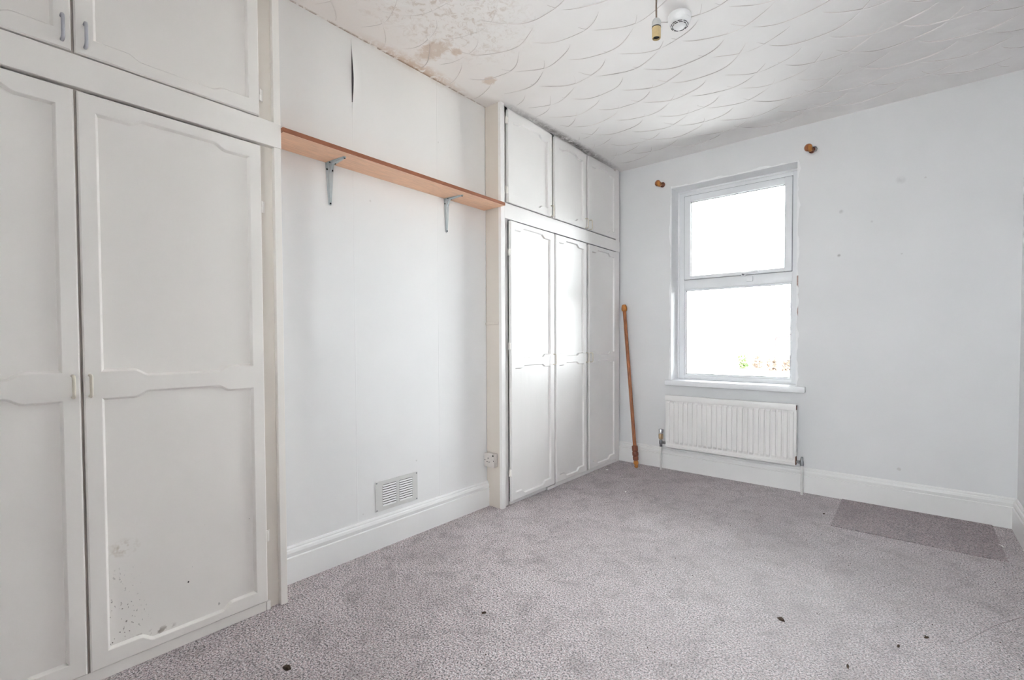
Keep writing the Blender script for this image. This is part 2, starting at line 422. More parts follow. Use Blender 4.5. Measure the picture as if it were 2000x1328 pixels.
# ---- ceiling: each swept plaster fan leaves a ridge along its rim
def in_room(x, y):
    if x > W - 0.01 or y > -0.01 or y < YB + 0.02: return False
    if y > Y1 - 0.01: return x > A_ + 0.02
    if y < YL + 0.01: return x > B_ + 0.02
    return x > 0.012
R_F = 0.27
for i in range(-5, 9):
    for j in range(-14, 9):
        ytop = -1.58 + 0.22 * j + (0.11 if i % 2 else 0.0) + random.uniform(-0.02, 0.02)
        x0 = 0.90 + 0.265 * i + 0.17 * (ytop + 1.58) + random.uniform(-0.025, 0.025)
        r = R_F + random.uniform(-0.02, 0.025)
        yc = ytop - r
        a0 = -math.radians(random.uniform(54, 66)); a1 = math.radians(random.uniform(56, 70))
        skew = random.uniform(-0.06, 0.06)
        run = []; best = []
        for k in range(25):
            an = a0 + (a1 - a0) * k / 24 + skew
            if in_room(x0 + (r + 0.09) * math.sin(an), yc + (r + 0.09) * math.cos(an)) and in_room(x0 + r * math.sin(an), yc + r * math.cos(an)):
                run.append((k, an))
                if len(run) > len(best): best = list(run)
            else: run = []
        if len(best) < 6: continue
        hgt = random.uniform(0.0026, 0.0042)
        if math.hypot(x0 - 0.42, ytop + 2.35) < 0.40: hgt *= 0.45
        vs = []; fs = []
        prof = ((-0.0028, -0.0004), (-0.0010, 0.85), (0.0005, 1.0), (0.012, 0.85), (0.045, 0.45), (0.095, -0.0004))
        for q, (k, an) in enumerate(best):
            e = min(1.0, 0.15 + min(q, len(best) - 1 - q) / 5.0)
            wob = 0.004 * math.sin(an * 7 + i * 3 + j)
            for dr, hh in prof:
                z = H + 0.0003 if hh < 0 else H - hgt * hh * e
                vs.append((x0 + (r + wob + dr) * math.sin(an), yc + (r + wob + dr) * math.cos(an), z))
        n = len(prof)
        for q in range(len(best) - 1):
            for k in range(n - 1):
                fs.append((q * n + k, (q + 1) * n + k, (q + 1) * n + k + 1, q * n + k + 1))
        rg = obj('plaster_fan_ridge', MB().add(vs, fs), 'ceiling', ceiling, smooth=50)
        rg.data.materials.append(MAT['ceiling_line'])
        for q, pg in enumerate(rg.data.polygons): pg.material_index = 1 if q % (n - 1) == 0 else 0

# ---- skirting boards
def skirt_prof(sign, off, h):
    """profile from the wall outwards; returns (horizontal, z)"""
    t = 0.022
    p = [(0, 0), (t, 0), (t, h * 0.70), (t - 0.006, h * 0.72), (t - 0.004, h * 0.76), (t - 0.001, h * 0.83),
         (t - 0.004, h * 0.90), (t - 0.010, h * 0.925), (t - 0.010, h * 0.96), (t - 0.014, h), (0, h)]
    return [(off + sign * a, z) for a, z in p]
struct(obj('baseboard_left', MB().extrude(skirt_prof(1, 0.0, 0.165), 'y', YL, Y1), 'skirting'),
       'white moulded skirting board along the chimney breast', 'skirting')
struct(obj('baseboard_back', MB().extrude(skirt_prof(-1, 0.0, 0.175), 'x', A_ - 0.02, W), 'skirting'),
       'white moulded skirting board under the window', 'skirting')
struct(obj('baseboard_right', MB().extrude(skirt_prof(-1, W, 0.175), 'y', YB, -0.022), 'skirting'),
       'white skirting board along the right wall', 'skirting')
struct(obj('baseboard_front', MB().extrude(skirt_prof(1, YB, 0.175), 'x', B_ + 0.01, W - 0.022), 'skirting'),
       'white skirting board on the wall behind the camera', 'skirting')

# ------------------------------------------------------------------ window
win = bpy.data.objects.new('window_1', None); COL.objects.link(win)
place(win, (1.075, 0.15, WZ0), None); struct(win, 'white plastic framed window with top-opening sash above a fixed pane', 'window')
FY = 0.150; FD = 0.07    # frame face and depth
def ring(mb, x0, x1, z0, z1, w, y0, y1, bev=0.004, wb=None, wt=None):
    wb = wb or w; wt = wt or w
    mb.box(x0, x0 + w, y0, y1, z0, z1, bev).box(x1 - w, x1, y0, y1, z0, z1, bev)
    mb.box(x0 + w - 0.002, x1 - w + 0.002, y0, y1, z0, z0 + wb, bev).box(x0 + w - 0.002, x1 - w + 0.002, y0, y1, z1 - wt, z1, bev)
    return mb
of = ring(MB(), WX0, WX1, WZ0, WZ1, 0.060, FY, FY + FD, 0.005, wb=0.035, wt=0.050)
obj('outer_frame', of, 'upvc', win, smooth=40)
obj('gasket', ring(MB(), 0.6605, 1.4905, 1.6000, 2.3115, 0.004, FY - 0.0015, FY + 0.01, 0), 'seal', win)
obj('transom', MB().box(WX0 + 0.058, WX1 - 0.058, FY + 0.002, FY + FD, 1.520, 1.600, 0.006), 'upvc', win, smooth=40)
sash = ring(MB(), 0.664, 1.487, 1.603, 2.308, 0.052, FY - 0.012, FY + 0.045, 0.006, wb=0.028)
s_o = obj('opening_sash', sash, 'upvc', win, smooth=40)
g1 = ring(MB(), 0.714, 1.437, 1.629, 2.258, 0.004, FY + 0.004, FY + 0.02, 0)
obj('gasket', g1, 'gasket', s_o)
obj('pane', MB().box(0.712, 1.440, FY + 0.020, FY + 0.024, 1.627, 2.260), 'glass', s_o)
bead = ring(MB(), 0.660, 1.492, 0.786, 1.522, 0.014, FY + 0.012, FY + 0.04, 0.003)
obj('glazing_bead', bead, 'upvc', win, smooth=40)
obj('gasket', ring(MB(), 0.673, 1.479, 0.799, 1.509, 0.003, FY + 0.016, FY + 0.03, 0), 'gasket', win)
obj('pane', MB().box(0.672, 1.480, FY + 0.030, FY + 0.034, 0.798, 1.510), 'glass', win)
# handle
hd = MB().box(1.13, 1.165, FY - 0.024, FY - 0.012, 1.588, 1.625, 0.004)
h_o = obj('sash_handle', hd, 'upvc', win, smooth=40)
obj('handle_lever', MB().tube([(1.148, FY - 0.028, 1.610), (1.148, FY - 0.045, 1.612), (1.175, FY - 0.05, 1.612), (1.262, FY - 0.048, 1.622)], 0.0085), 'upvc', h_o, smooth=50)
obj('lock_button', MB().lathe((1.148, FY - 0.036, 1.606), (0.5, -1, -0.3), [(0, 0.009), (0.012, 0.009), (0.015, 0.006)], 12), 'nut', h_o, smooth=40)
obj('keep_block', MB().box(1.165, 1.215, FY - 0.016, FY + 0.004, 1.548, 1.590, 0.004), 'upvc', win, smooth=40)
# plaster reveal lining and sill board
obj('reveal', MB().box(WX0 - 0.001, WX0 + 0.006, 0.0, FY, WZ0, WZ1).box(WX1 - 0.006, WX1 + 0.001, 0.0, FY, WZ0, WZ1).box(WX0, WX1, 0.0, FY, WZ1 - 0.006, WZ1 + 0.001), 'reveal', win)
obj('quadrant_bead', MB().lathe((WX0 + 0.012, FY - 0.004, WZ0), (0, 0, 1), [(0, 0.009), (WZ1 - WZ0 - 0.01, 0.009)], 12).lathe((WX0 + 0.01, FY - 0.004, WZ1 - 0.012), (1, 0, 0), [(0, 0.009), (0.93, 0.009)], 12), 'reveal', win, smooth=40)
obj('window_sill', MB().box(0.572, 1.610, -0.052, 0.0, 0.711, 0.754, 0.006).box(WX0, WX1, -0.004, FY + 0.01, 0.722, 0.754), 'upvc', win, smooth=40)
# ragged filler where the wallpaper stops short of the frame
def ragged(pts_fn, n, seed):
    rnd = random.Random(seed); mb = MB(); vs = []
    ph = rnd.uniform(0, 6)
    for k in range(n + 1):
        t = k / n
        wdt = 0.010 + 0.006 * math.sin(t * 17 + ph) + rnd.uniform(-0.003, 0.003) + 0.004 * math.sin(t * 41 + 2 * ph)
        a, d = pts_fn(t)
        o = (a[0] + d[0] * max(wdt, 0.002), a[1] + d[1] * max(wdt, 0.002))
        vs += [(a[0], -0.0022, a[1]), (o[0], -0.0022, o[1]), (o[0], 0.0, o[1]), (a[0], 0.0, a[1])]
    fs = []
    for k in range(n):
        b = 4 * k
        for q in range(4): fs.append((b + q, b + (q + 1) % 4, b + 4 + (q + 1) % 4, b + 4 + q))
    fs += [(0, 3, 2, 1), (4 * n, 4 * n + 1, 4 * n + 2, 4 * n + 3)]
    return mb.add(vs, fs)
obj('filler_edge', ragged(lambda t: ((WX0 + 0.005, 0.755 + t * 1.61), (-1, 0)), 60, 1), 'reveal', win)
obj('filler_edge', ragged(lambda t: ((WX1 - 0.005, 0.755 + t * 0.72), (1, 0)), 34, 2), 'reveal', win)
obj('filler_edge', ragged(lambda t: ((WX1 - 0.005, 1.55 + t * 0.80), (1, 0)), 34, 5), 'reveal', win)
obj('filler_edge', ragged(lambda t: ((WX0 + 0.0 + t * 0.95, WZ1 - 0.005), (0, 1)), 44, 3), 'reveal', win)
obj('bare_edge', MB().box(WX1 - 0.004, WX1 + 0.006, -0.0012, 0.0, 1.26, 1.545), 'brick', win)

# ------------------------------------------------------------------ wardrobe doors
def sstep(t): t = max(0, min(1, t)); return t * t * (3 - 2 * t)
def opening(ya, yb, zb_e, zb_m, zt_e, zt_m, e1, e2):
    us = [0, e1] + [e1 + (e2 - e1) * k / 6 for k in range(1, 6)] + [e2]
    w = yb - ya
    us = us + [w / 2] + [w - u for u in reversed(us)]
    def f(u, ze, zm):
        u = min(u, w - u); return ze + (zm - ze) * sstep((u - e1) / (e2 - e1))
    lo = [(ya + u, f(u, zb_e, zb_m)) for u in us]
    hi = [(ya + u, f(u, zt_e, zt_m)) for u in reversed(us)]
    return lo + hi          # anticlockwise seen from the room

def offset_loop(lp, d):
    n = len(lp); out = []
    for i in range(n):
        p, a, b = Vector(lp[i]), Vector(lp[i - 1]), Vector(lp[(i + 1) % n])
        e1 = (p - a).normalized(); e2 = (b - p).normalized()
        n1 = Vector((-e1.y, e1.x)); n2 = Vector((-e2.y, e2.x))
        m = (n1 + n2); k = 1 + n1.dot(n2)
        out.append(tuple(p + m * (d / max(k, 0.4))))
    return out

def door(parent, name, y0, y1, z0, z1, xf, opens, mat, pmat, th=0.020, bev=0.004, dep=0.012, inb=0.008, twist=0.0):
    bm = bmesh.new()
    xq = lambda y: xf + twist * (y1 - y)          # a slightly open door swings outwards at one edge
    V = lambda x, y, z: bm.verts.new((xq(y) + x, y, z))
    def loop(lp, x): return [V(x, *p) for p in lp]
    outer = [(y0, z0), (y1, z0), (y1, z1), (y0, z1)]
    of_ = loop(offset_loop(outer, bev), 0); os_ = loop(outer, -bev); ob_ = loop(outer, -th)
    edges = []
    def close(vs): return [bm.edges.new((vs[i], vs[(i + 1) % len(vs)])) for i in range(len(vs))]
    edges += close(of_)
    def bridge(A, B):
        for i in range(len(A)):
            j = (i + 1) % len(A); bm.faces.new((A[i], A[j], B[j], B[i]))
    inner = []
    for lp in opens:
        fr = loop(lp, 0); mid = loop(offset_loop(lp, inb * 0.25), -dep * 0.15); inn = loop(offset_loop(lp, inb), -dep - 0.001)
        edges += close(fr); inner.append((fr, mid, inn))
    bmesh.ops.triangle_fill(bm, edges=edges, use_beauty=True, normal=(1, 0, 0))
    bridge(os_, of_); bridge(ob_, os_); bm.faces.new(ob_)
    for fr, mid, inn in inner: bridge(fr, mid); bridge(mid, inn)
    bmesh.ops.recalc_face_normals(bm, faces=bm.faces[:])
    # front faces must look into the room
    fr_f = [f for f in bm.faces if abs(f.normal.x) > 0.95 and f.calc_center_median().x > xf - 0.006]
    if fr_f and sum(f.normal.x for f in fr_f) < 0: bmesh.ops.reverse_faces(bm, faces=bm.faces[:])
    bm.verts.index_update()
    mb = MB().add([v.co.copy() for v in bm.verts], [[v.index for v in f.verts] for f in bm.faces]); bm.free()
    d = obj(name, mb, mat, parent, recalc=False)
    for lp in opens:
        ys = [p[0] for p in lp]; zs = [p[1] for p in lp]
        ya, yb, za, zb = min(ys) + 0.001, max(ys) - 0.001, min(zs) + 0.001, max(zs) - 0.001
        vs = []
        for x in (-dep - 0.005, -dep):
            vs += [(xq(ya) + x, ya, za), (xq(yb) + x, yb, za), (xq(yb) + x, yb, zb), (xq(ya) + x, ya, zb)]
        obj('door_panel', MB().add(vs, [(0, 1, 2, 3), (4, 5, 6, 7), (0, 1, 5, 4), (1, 2, 6, 5), (2, 3, 7, 6), (3, 0, 4, 7)]), pmat, d)
    return d

def bow_handle(parent, x, y, z, mat, h=0.075, out=0.026, r=0.0045):
    """bow pull standing off the door"""
    k = 0.010
    pts = [(x - 0.001, y, z + h / 2), (x + out - k, y, z + h / 2), (x + out - 0.003, y, z + h / 2 - 0.003), (x + out, y, z + h / 2 - k),
           (x + out, y, z - h / 2 + k), (x + out - 0.003, y, z - h / 2 + 0.003), (x + out - k, y, z - h / 2), (x - 0.001, y, z - h / 2)]
    return obj('handle', MB().tube(pts, r, 8), mat, parent, smooth=60)

def hinge(parent, x, y, z, mat='paint_near', h=0.045):
    return obj('hinge', MB().lathe((x, y, z - h / 2), (0, 0, 1), [(0, 0.004), (0.003, 0.0055), (h / 2 - 0.001, 0.0055), (h / 2, 0.0045), (h / 2 + 0.001, 0.0055), (h - 0.003, 0.0055), (h, 0.004)], 10).box(x - 0.004, x - 0.002, y - 0.012, y + 0.012, z - h / 2, z + h / 2), mat, parent, smooth=40)

# ---- near wardrobe (left edge of the picture)
nw = thing('fitted_wardrobe', (0.0, -3.75, 0.0), 'cream fitted wardrobe nearest the camera, left of the shelf, with marked lower door', 'wardrobe')
PN = 'paint_near'
xs_ = B_ - 0.022
obj('end_post', MB().box(0.0005, B_, YL - 0.0262, YL, 0.0, H - 0.001, 0.002), PN, nw)
for y0, y1 in ((-2.990, YL - 0.0265), (-3.535, -3.487), (-4.058, -4.010), (-4.598, -4.535)):
    obj('stile', MB().box(xs_ - 0.02, xs_, y0, y1, 0.0, H - 0.001), 'paint_aged', nw)
obj('rail', MB().box(xs_ - 0.02, B_ + 0.004, YB + 0.002, YL + 0.0005, 1.866, 1.964, 0.002), PN, nw)
obj('head_rail', MB().box(xs_, B_ - 0.004, YB + 0.002, YL - 0.027, 2.566, H - 0.001), PN, nw)
obj('plinth', MB().box(xs_, B_ - 0.008, -4.535, -2.992, 0.0, 0.038, 0.002), PN, nw)
obj('plinth_block', MB().box(xs_, B_ - 0.006, -2.991, -2.976, 0.0, 0.036, 0.002), PN, nw)
near_cols = ((-3.506, -2.988, 'left', True), (-4.030, -3.5125, 'right', True), (-4.552, -4.040, 'left', False))
for y0, y1, hs, vis in near_cols:
    ya, yb = y0 + 0.041, y1 - 0.039
    o_lo = opening(ya, yb, 0.090, 0.068, 0.906, 0.924, 0.080, 0.118)
    o_hi = opening(ya, yb, 0.990, 0.971, 1.803, 1.822, 0.080, 0.118)
    d = door(nw, 'door', y0, y1, 0.040, 1.858, B_, [o_lo, o_hi], PN, 'paint_near_panel')
    hy = y0 + 0.014 if hs == 'left' else y1 - 0.018
    bow_handle(d, B_, hy, 0.948, 'handle_cream', h=0.066)
    hinge_y = y1 + 0.004 if hs == 'left' else y0 - 0.004
    for hz in (0.30, 1.62): hinge(d, B_ - 0.012, hinge_y, hz)
    o_up = opening(ya, yb, 2.026, 2.010, 2.505, 2.522, 0.080, 0.118)
    u = door(nw, 'overhead_door', y0 - 0.002, y1 - 0.002, 1.972, 2.560, B_, [o_up], PN, PN)
    bow_handle(u, B_, hy + 0.008 if hs == 'left' else hy - 0.004, 2.030, 'handle_grey', h=0.070)
    hinge(u, B_ - 0.012, hinge_y, 2.06); hinge(u, B_ - 0.012, hinge_y, 2.47)

# ---- wardrobe beside the window
rw = thing('fitted_wardrobe', (0.0, -0.79, 0.0), 'glossy white three-door fitted wardrobe between the chimney breast and the window wall', 'wardrobe')
PR = 'paint_rear'
xr = A_ - 0.024
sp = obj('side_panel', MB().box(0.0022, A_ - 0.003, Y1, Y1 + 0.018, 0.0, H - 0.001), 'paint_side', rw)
obj('batten', MB().box(0.006, A_ - 0.022, Y1 - 0.012, Y1, 1.190, 1.206, 0.003), 'paint_side', sp)
obj('front_post', MB().box(A_ - 0.022, A_, Y1 - 0.0005, Y1 + 0.036, 0.0, H - 0.001, 0.002), PR, rw)
for y0, y1 in ((Y1 + 0.0365, -1.492), (-1.035, -0.985), (-0.590, -0.540)):
    obj('stile', MB().box(xr - 0.02, xr, y0, y1, 0.0, H - 0.001), PR, rw)
obj('end_stile', MB().box(xr - 0.02, A_ - 0.006, -0.094, -0.030, 0.0, H - 0.001, 0.002), PR, rw)
obj('scribe_strip', MB().box(xr - 0.02, A_ - 0.012, -0.0295, -0.0235, 0.0, H - 0.001), PR, rw)
obj('rail', MB().box(xr - 0.02, A_, Y1 + 0.0365, -0.030, 1.874, 1.972, 0.002), PR, rw)
obj('head_rail', MB().box(xr - 0.02, xr, Y1 + 0.0365, -0.095, 2.560, H - 0.001), PR, rw)
obj('plinth', MB().box(xr, A_ - 0.008, -0.998, -0.095, 0.0, 0.026, 0.002), PR, rw)
obj('plinth', MB().box(xr, A_ - 0.012, -1.490, -1.105, 0.003, 0.024, 0.002), PR, rw)
obj('plinth_block', MB().box(xr, A_ - 0.002, -1.095, -1.006, 0.0, 0.022, 0.003), PR, rw)
lower = ((-1.497, -1.017, 'right', 0.012), (-0.997, -0.577, 'right', 0.0), (-0.546, -0.098, 'left', 0.0))
for q, (y0, y1, hs, tw) in enumerate(lower):
    ya, yb = y0 + 0.039, y1 - 0.045
    if q == 2: ya, yb = y0 + 0.045, y1 - 0.036
    o_lo = opening(ya, yb, 0.080, 0.056, 0.905, 0.922, 0.062, 0.100)
    o_hi = opening(ya, yb, 0.987, 0.968, 1.815, 1.838, 0.062, 0.100)
    d = door(rw, 'door', y0, y1, 0.030, 1.866, A_ + 0.004, [o_lo, o_hi], PR, PR, twist=tw, inb=0.006)
    bow_handle(d, A_ + 0.004, y1 - 0.016 if hs == 'right' else y0 + 0.014, 0.950, 'handle_cream', r=0.0038)
    if q == 0:
        for hz in (0.22, 1.05, 1.66): hinge(d, A_ + 0.004, y0 - 0.007, hz)
upper = ((-1.515, -1.041, 'right', 0.008), (-1.007, -0.584, 'right', 0.0), (-0.553, -0.101, 'left', 0.0))
for q, (y0, y1, hs, tw) in enumerate(upper):
    ya, yb = y0 + 0.050, y1 - 0.050
    if q == 2: ya, yb = y0 + 0.050, y1 - 0.036
    o_up = opening(ya, yb, 2.034, 2.014, 2.505, 2.526, 0.062, 0.100)
    u = door(rw, 'overhead_door', y0, y1, 1.979, 2.572, A_ + 0.004, [o_up], PR, PR, twist=tw, inb=0.006)
    bow_handle(u, A_ + 0.004, y1 - 0.016 if hs == 'right' else y0 + 0.014, 2.020, 'handle_cream', r=0.0042)
    if q == 0:
        hinge(u, A_ + 0.004, y0 - 0.008, 2.055); hinge(u, A_ + 0.004, y0 - 0.008, 2.50)

# ------------------------------------------------------------------ shelf on the chimney breast
sh = thing('wall_shelf', (0.0, -2.245, 1.93), 'long beech-effect shelf board across the chimney breast on two metal brackets', 'shelf')
sb = obj('board', MB().box(0.001, 0.186, YL + 0.002, Y1 - 0.0125, 1.932, 1.950), 'beech', sh)
obj('edge_strip', MB().box(0.186, 0.1875, YL + 0.002, Y1 - 0.0125, 1.9318, 1.9502).box(B_ + 0.001, 0.1875, YL + 0.0005, YL + 0.002, 1.9318, 1.9502), 'beech_edge', sb)
def bracket(yc):
    T = 0.0025
    vs = []; fs = []
    # wall leg: tapered plate with a raised central rib, then shelf leg
    def leg(rows, flat):
        k0 = len(vs)
        for t, w in rows:
            for u, hgt in ((-w, 0.001), (-w, T), (-w * 0.45, T), (-w * 0.3, T + 0.005), (w * 0.3, T + 0.005), (w * 0.45, T), (w, T), (w, 0.001)):
                vs.append((hgt, yc + u, 1.9315 - t) if not flat else (t, yc + u, 1.9315 - hgt))
        n = 8
        for r in range(len(rows) - 1):
            for c in range(n):
                a = k0 + r * n + c; b = k0 + r * n + (c + 1) % n
                fs.append((a, b, b + n, a + n))
        fs.append(tuple(k0 + c for c in range(n))); fs.append(tuple(k0 + (len(rows) - 1) * n + c for c in reversed(range(n))))
    leg([(0.0, 0.020), (0.02, 0.0195), (0.12, 0.013), (0.19, 0.0075), (0.197, 0.005)], False)
    leg([(0.003, 0.020), (0.02, 0.0195), (0.09, 0.013), (0.138, 0.0075), (0.145, 0.005)], True)
    b = obj('bracket', MB().add(vs, fs), 'zinc', sh)
    obj('gusset', MB().add([(0.004, yc - 0.004, 1.926), (0.004, yc + 0.004, 1.926), (0.036, yc - 0.004, 1.926), (0.036, yc + 0.004, 1.926), (0.004, yc - 0.004, 1.88), (0.004, yc + 0.004, 1.88)],
        [(0, 1, 3, 2), (0, 1, 5, 4), (2, 3, 5, 4), (0, 2, 4), (1, 3, 5)]), 'zinc', b)
    for y, z in ((yc - 0.013, 1.902), (yc + 0.013, 1.902), (yc, 1.742)):
        obj('screw', MB().lathe((T - 0.0005 if abs(y - yc) > 0.01 else 0.006, y, z), (1, 0, 0), [(0, 0.0042), (0.0022, 0.0042), (0.003, 0.002)], 10), 'hole', b)
    for x, y in ((0.03, yc - 0.0135), (0.03, yc + 0.0135), (0.139, yc)):
        obj('screw', MB().lathe((x, y, 1.9315 - (T - 0.0005 if abs(y - yc) > 0.01 else 0.006)), (0, 0, -1), [(0, 0.0042), (0.0022, 0.0042), (0.003, 0.002)], 10), 'hole', b)
bracket(-2.624); bracket(-1.908)

# ------------------------------------------------------------------ louvred air vent
VY0, VY1, VZ0, VZ1 = -2.400, -2.137, 0.190, 0.348
av = thing('air_vent', (0.0, -2.2685, VZ0), 'pale rectangular louvred air vent low on the chimney breast', 'vent')
cols = ((VY0 + 0.040, VY0 + 0.124), (VY0 + 0.144, VY0 + 0.228))
lz0, lz1 = VZ0 + 0.020, VZ1 - 0.022
pm = MB()
pm.box(0.0005, 0.005, VY0, VY1, lz1, VZ1).box(0.0005, 0.005, VY0, VY1, VZ0, lz0)
for a, b in ((VY0, cols[0][0]), (cols[0][1], cols[1][0]), (cols[1][1], VY1)): pm.box(0.0005, 0.005, a, b, lz0, lz1)
obj('plate', pm, 'vent', av)
obj('backing', MB().box(0.0003, 0.0012, VY0 + 0.02, VY1 - 0.02, lz0 - 0.004, lz1 + 0.004), 'hole', av)
N = 9; pitch = (lz1 - lz0) / N
src = None
for (a, b) in cols:
    for k in range(N):
        zc = lz0 + (k + 0.5) * pitch
        if src is None:
            y0, y1 = a + 0.001, b - 0.001
            z_t, z_b = zc + pitch * 0.26, zc - pitch * 0.34
            src = obj('louvre', MB().add([(0.0035, y0, z_t), (0.0035, y1, z_t), (0.0075, y1, z_b), (0.0075, y0, z_b), (0.0025, y0, z_t - 0.001), (0.0025, y1, z_t - 0.001), (0.0065, y1, z_b - 0.0006), (0.0065, y0, z_b - 0.0006)],
                      [(0, 1, 2, 3), (4, 5, 6, 7), (0, 1, 5, 4), (1, 2, 6, 5), (2, 3, 7, 6), (3, 0, 4, 7)]), 'vent_slat', av)
            base_w = WORLD[src].copy(); z_first = zc; yb0 = a
        else:
            inst(src, base_w + Vector((0, a - yb0, zc - z_first)), av)
scr = None
for y in (VY0 + 0.006, VY1 - 0.006):
    for z in (VZ0 + 0.007, VZ1 - 0.007):
        if scr is None: scr = obj('screw', MB().lathe((0.0045, y, z), (1, 0, 0), [(0, 0.004), (0.002, 0.0038), (0.003, 0.002)], 10), 'nut', av)
        else: inst(scr, (WORLD[scr].x, y, z), av)

# ------------------------------------------------------------------ socket on the wardrobe side
so = thing('wall_socket', (0.062, Y1 - 0.018, 0.268), 'painted-over surface-mounted power socket on the side of the window wardrobe', 'socket')
SX0, SX1, SZ0, SZ1 = 0.014, 0.102, 0.268, 0.358
obj('back_box', MB().box(SX0 + 0.002, SX1 - 0.002, Y1 - 0.028, Y1 - 0.0005, SZ0 + 0.002, SZ1 - 0.002, 0.004), 'socket', so, smooth=40)
obj('face_plate', MB().box(SX0, SX1, Y1 - 0.037, Y1 - 0.028, SZ0, SZ1, 0.003), 'socket', so, smooth=40)
yf = Y1 - 0.0372
for x0, x1, z0, z1 in ((0.046, 0.051, 0.322, 0.330), (0.036, 0.043, 0.300, 0.305), (0.054, 0.061, 0.300, 0.305)):
    obj('slot', MB().box(x0, x1, yf - 0.0006, yf + 0.001, z0, z1), 'hole', so)
obj('rocker_switch', MB().box(0.074, 0.086, yf - 0.004, yf + 0.001, 0.316, 0.342, 0.002), 'socket', so, smooth=40)
for x, z, r in ((0.020, 0.313, 0.003), (0.096, 0.313, 0.003), (0.092, 0.346, 0.0055)):
    obj('screw', MB().lathe((x, yf + 0.0008, z), (0, -1, 0), [(0, r), (0.0014, r), (0.0018, r * 0.5)], 10), 'hole', so)

# ------------------------------------------------------------------ radiator
rd = thing('radiator', (1.08, -0.07, 0.20), 'white fluted single-panel radiator below the window sill', 'radiator')
RX0, RX1, RZ0, RZ1, RYF = 0.599, 1.566, 0.206, 0.630, -0.100
NF = 25
vs = []; fs = []
wf = (RX1 - RX0 - 0.016) / NF
xsn = [RX0]
prof = [(RX0, 0.0)]
for k in range(NF):
    x = RX0 + 0.008 + k * wf
    prof += [(x + wf * 0.02, 0.0), (x + wf * 0.14, 0.011), (x + wf * 0.70, 0.011), (x + wf * 0.82, 0.0)]
prof += [(RX1, 0.0)]
rows = ((RZ0, 0.0), (RZ0 + 0.028, 0.0), (RZ0 + 0.048, 1.0), (RZ1 - 0.060, 1.0), (RZ1 - 0.044, 0.0), (RZ1, 0.0))
n = len(prof)
for z, k in rows:
    for x, d in prof: vs.append((x, RYF + 0.010 - d * k - 0.0, z))
for r in range(len(rows) - 1):
    for c in range(n - 1):
        fs.append((r * n + c, r * n + c + 1, (r + 1) * n + c + 1, (r + 1) * n + c))
k0 = len(vs)
vs += [(RX0, RYF + 0.034, RZ0), (RX1, RYF + 0.034, RZ0), (RX1, RYF + 0.034, RZ1), (RX0, RYF + 0.034, RZ1)]
top = (len(rows) - 1) * n
fs += [(k0, k0 + 1, k0 + 2, k0 + 3), (0, k0, k0 + 3, top), (n - 1, k0 + 1, k0 + 2, top + n - 1), (0, n - 1, k0 + 1, k0), (top, top + n - 1, k0 + 2, k0 + 3)]
panel = obj('fluted_panel', MB().add(vs, fs), 'rad', rd)
obj('top_seam', MB().box(RX0 + 0.001, RX1 - 0.001, RYF - 0.006, RYF + 0.012, RZ1 - 0.040, RZ1 + 0.004, 0.003), 'rad', rd, smooth=40)
obj('bottom_seam', MB().box(RX0 + 0.001, RX1 - 0.001, RYF + 0.004, RYF + 0.012, RZ0 - 0.006, RZ0 + 0.012, 0.002), 'rad', rd, smooth=40)
obj('rust_patch', MB().box(RX1 - 0.001, RX1 + 0.0012, RYF + 0.006, RYF + 0.030, RZ1 - 0.036, RZ1 - 0.004), 'rust', rd)
obj('rust_patch', MB().box(RX1 - 0.004, RX1 + 0.0015, RYF + 0.0015, RYF + 0.030, RZ0 + 0.0, RZ0 + 0.060, 0.002), 'rust', rd)
for x in (0.78, 1.38):
    obj('wall_bracket', MB().box(x - 0.015, x + 0.015, RYF + 0.030, -0.0005, 0.26, 0.60), 'rad', rd)
vx = RX0 - 0.044; vy = -0.083
v = obj('thermostatic_valve', MB().lathe((vx, vy, 0.215), (0, 0, 1), [(0, 0.012), (0.004, 0.014), (0.030, 0.014), (0.034, 0.011), (0.045, 0.011)], 14).lathe((vx, vy, 0.232), (1, 0, 0), [(0, 0.009), (0.046, 0.009)], 12), 'nut', rd, smooth=40)
obj('valve_body', MB().lathe((vx, vy, 0.258), (0, 0, 1), [(0, 0.014), (0.006, 0.019), (0.040, 0.019), (0.048, 0.018)], 16), 'tan', v, smooth=40)
obj('valve_cap', MB().lathe((vx, vy, 0.306), (0, 0, 1), [(0, 0.019), (0.032, 0.020), (0.037, 0.017), (0.038, 0.008)], 16), 'chrome', v, smooth=40)
obj('union_nut', MB().lathe((vx + 0.018, vy, 0.232), (1, 0, 0), [(0, 0.013), (0.016, 0.013)], 6), 'nut', v)
obj('compression_nut', MB().lathe((vx, vy, 0.196), (0, 0, 1), [(0, 0.012), (0.018, 0.013)], 6), 'nut', v)
obj('pipe', MB().tube([(vx, vy, 0.200), (vx, vy, 0.0)], 0.0078, 12), 'pipe', rd, smooth=50)
vx2 = RX1 + 0.036
v = obj('lockshield_valve', MB().lathe((vx2, vy, 0.205), (0, 0, 1), [(0, 0.012), (0.010, 0.013), (0.030, 0.011), (0.034, 0.009), (0.060, 0.007), (0.062, 0.003)], 14).lathe((RX1 - 0.004, vy, 0.228), (1, 0, 0), [(0, 0.008), (0.040, 0.008)], 12), 'nut', rd, smooth=40)
obj('union_nut', MB().lathe((RX1 + 0.006, vy, 0.228), (1, 0, 0), [(0, 0.012), (0.014, 0.012)], 6), 'nut', v)
obj('pipe', MB().tube([(vx2, vy, 0.207), (vx2, vy, 0.0)], 0.0078, 12), 'pipe', rd, smooth=50)

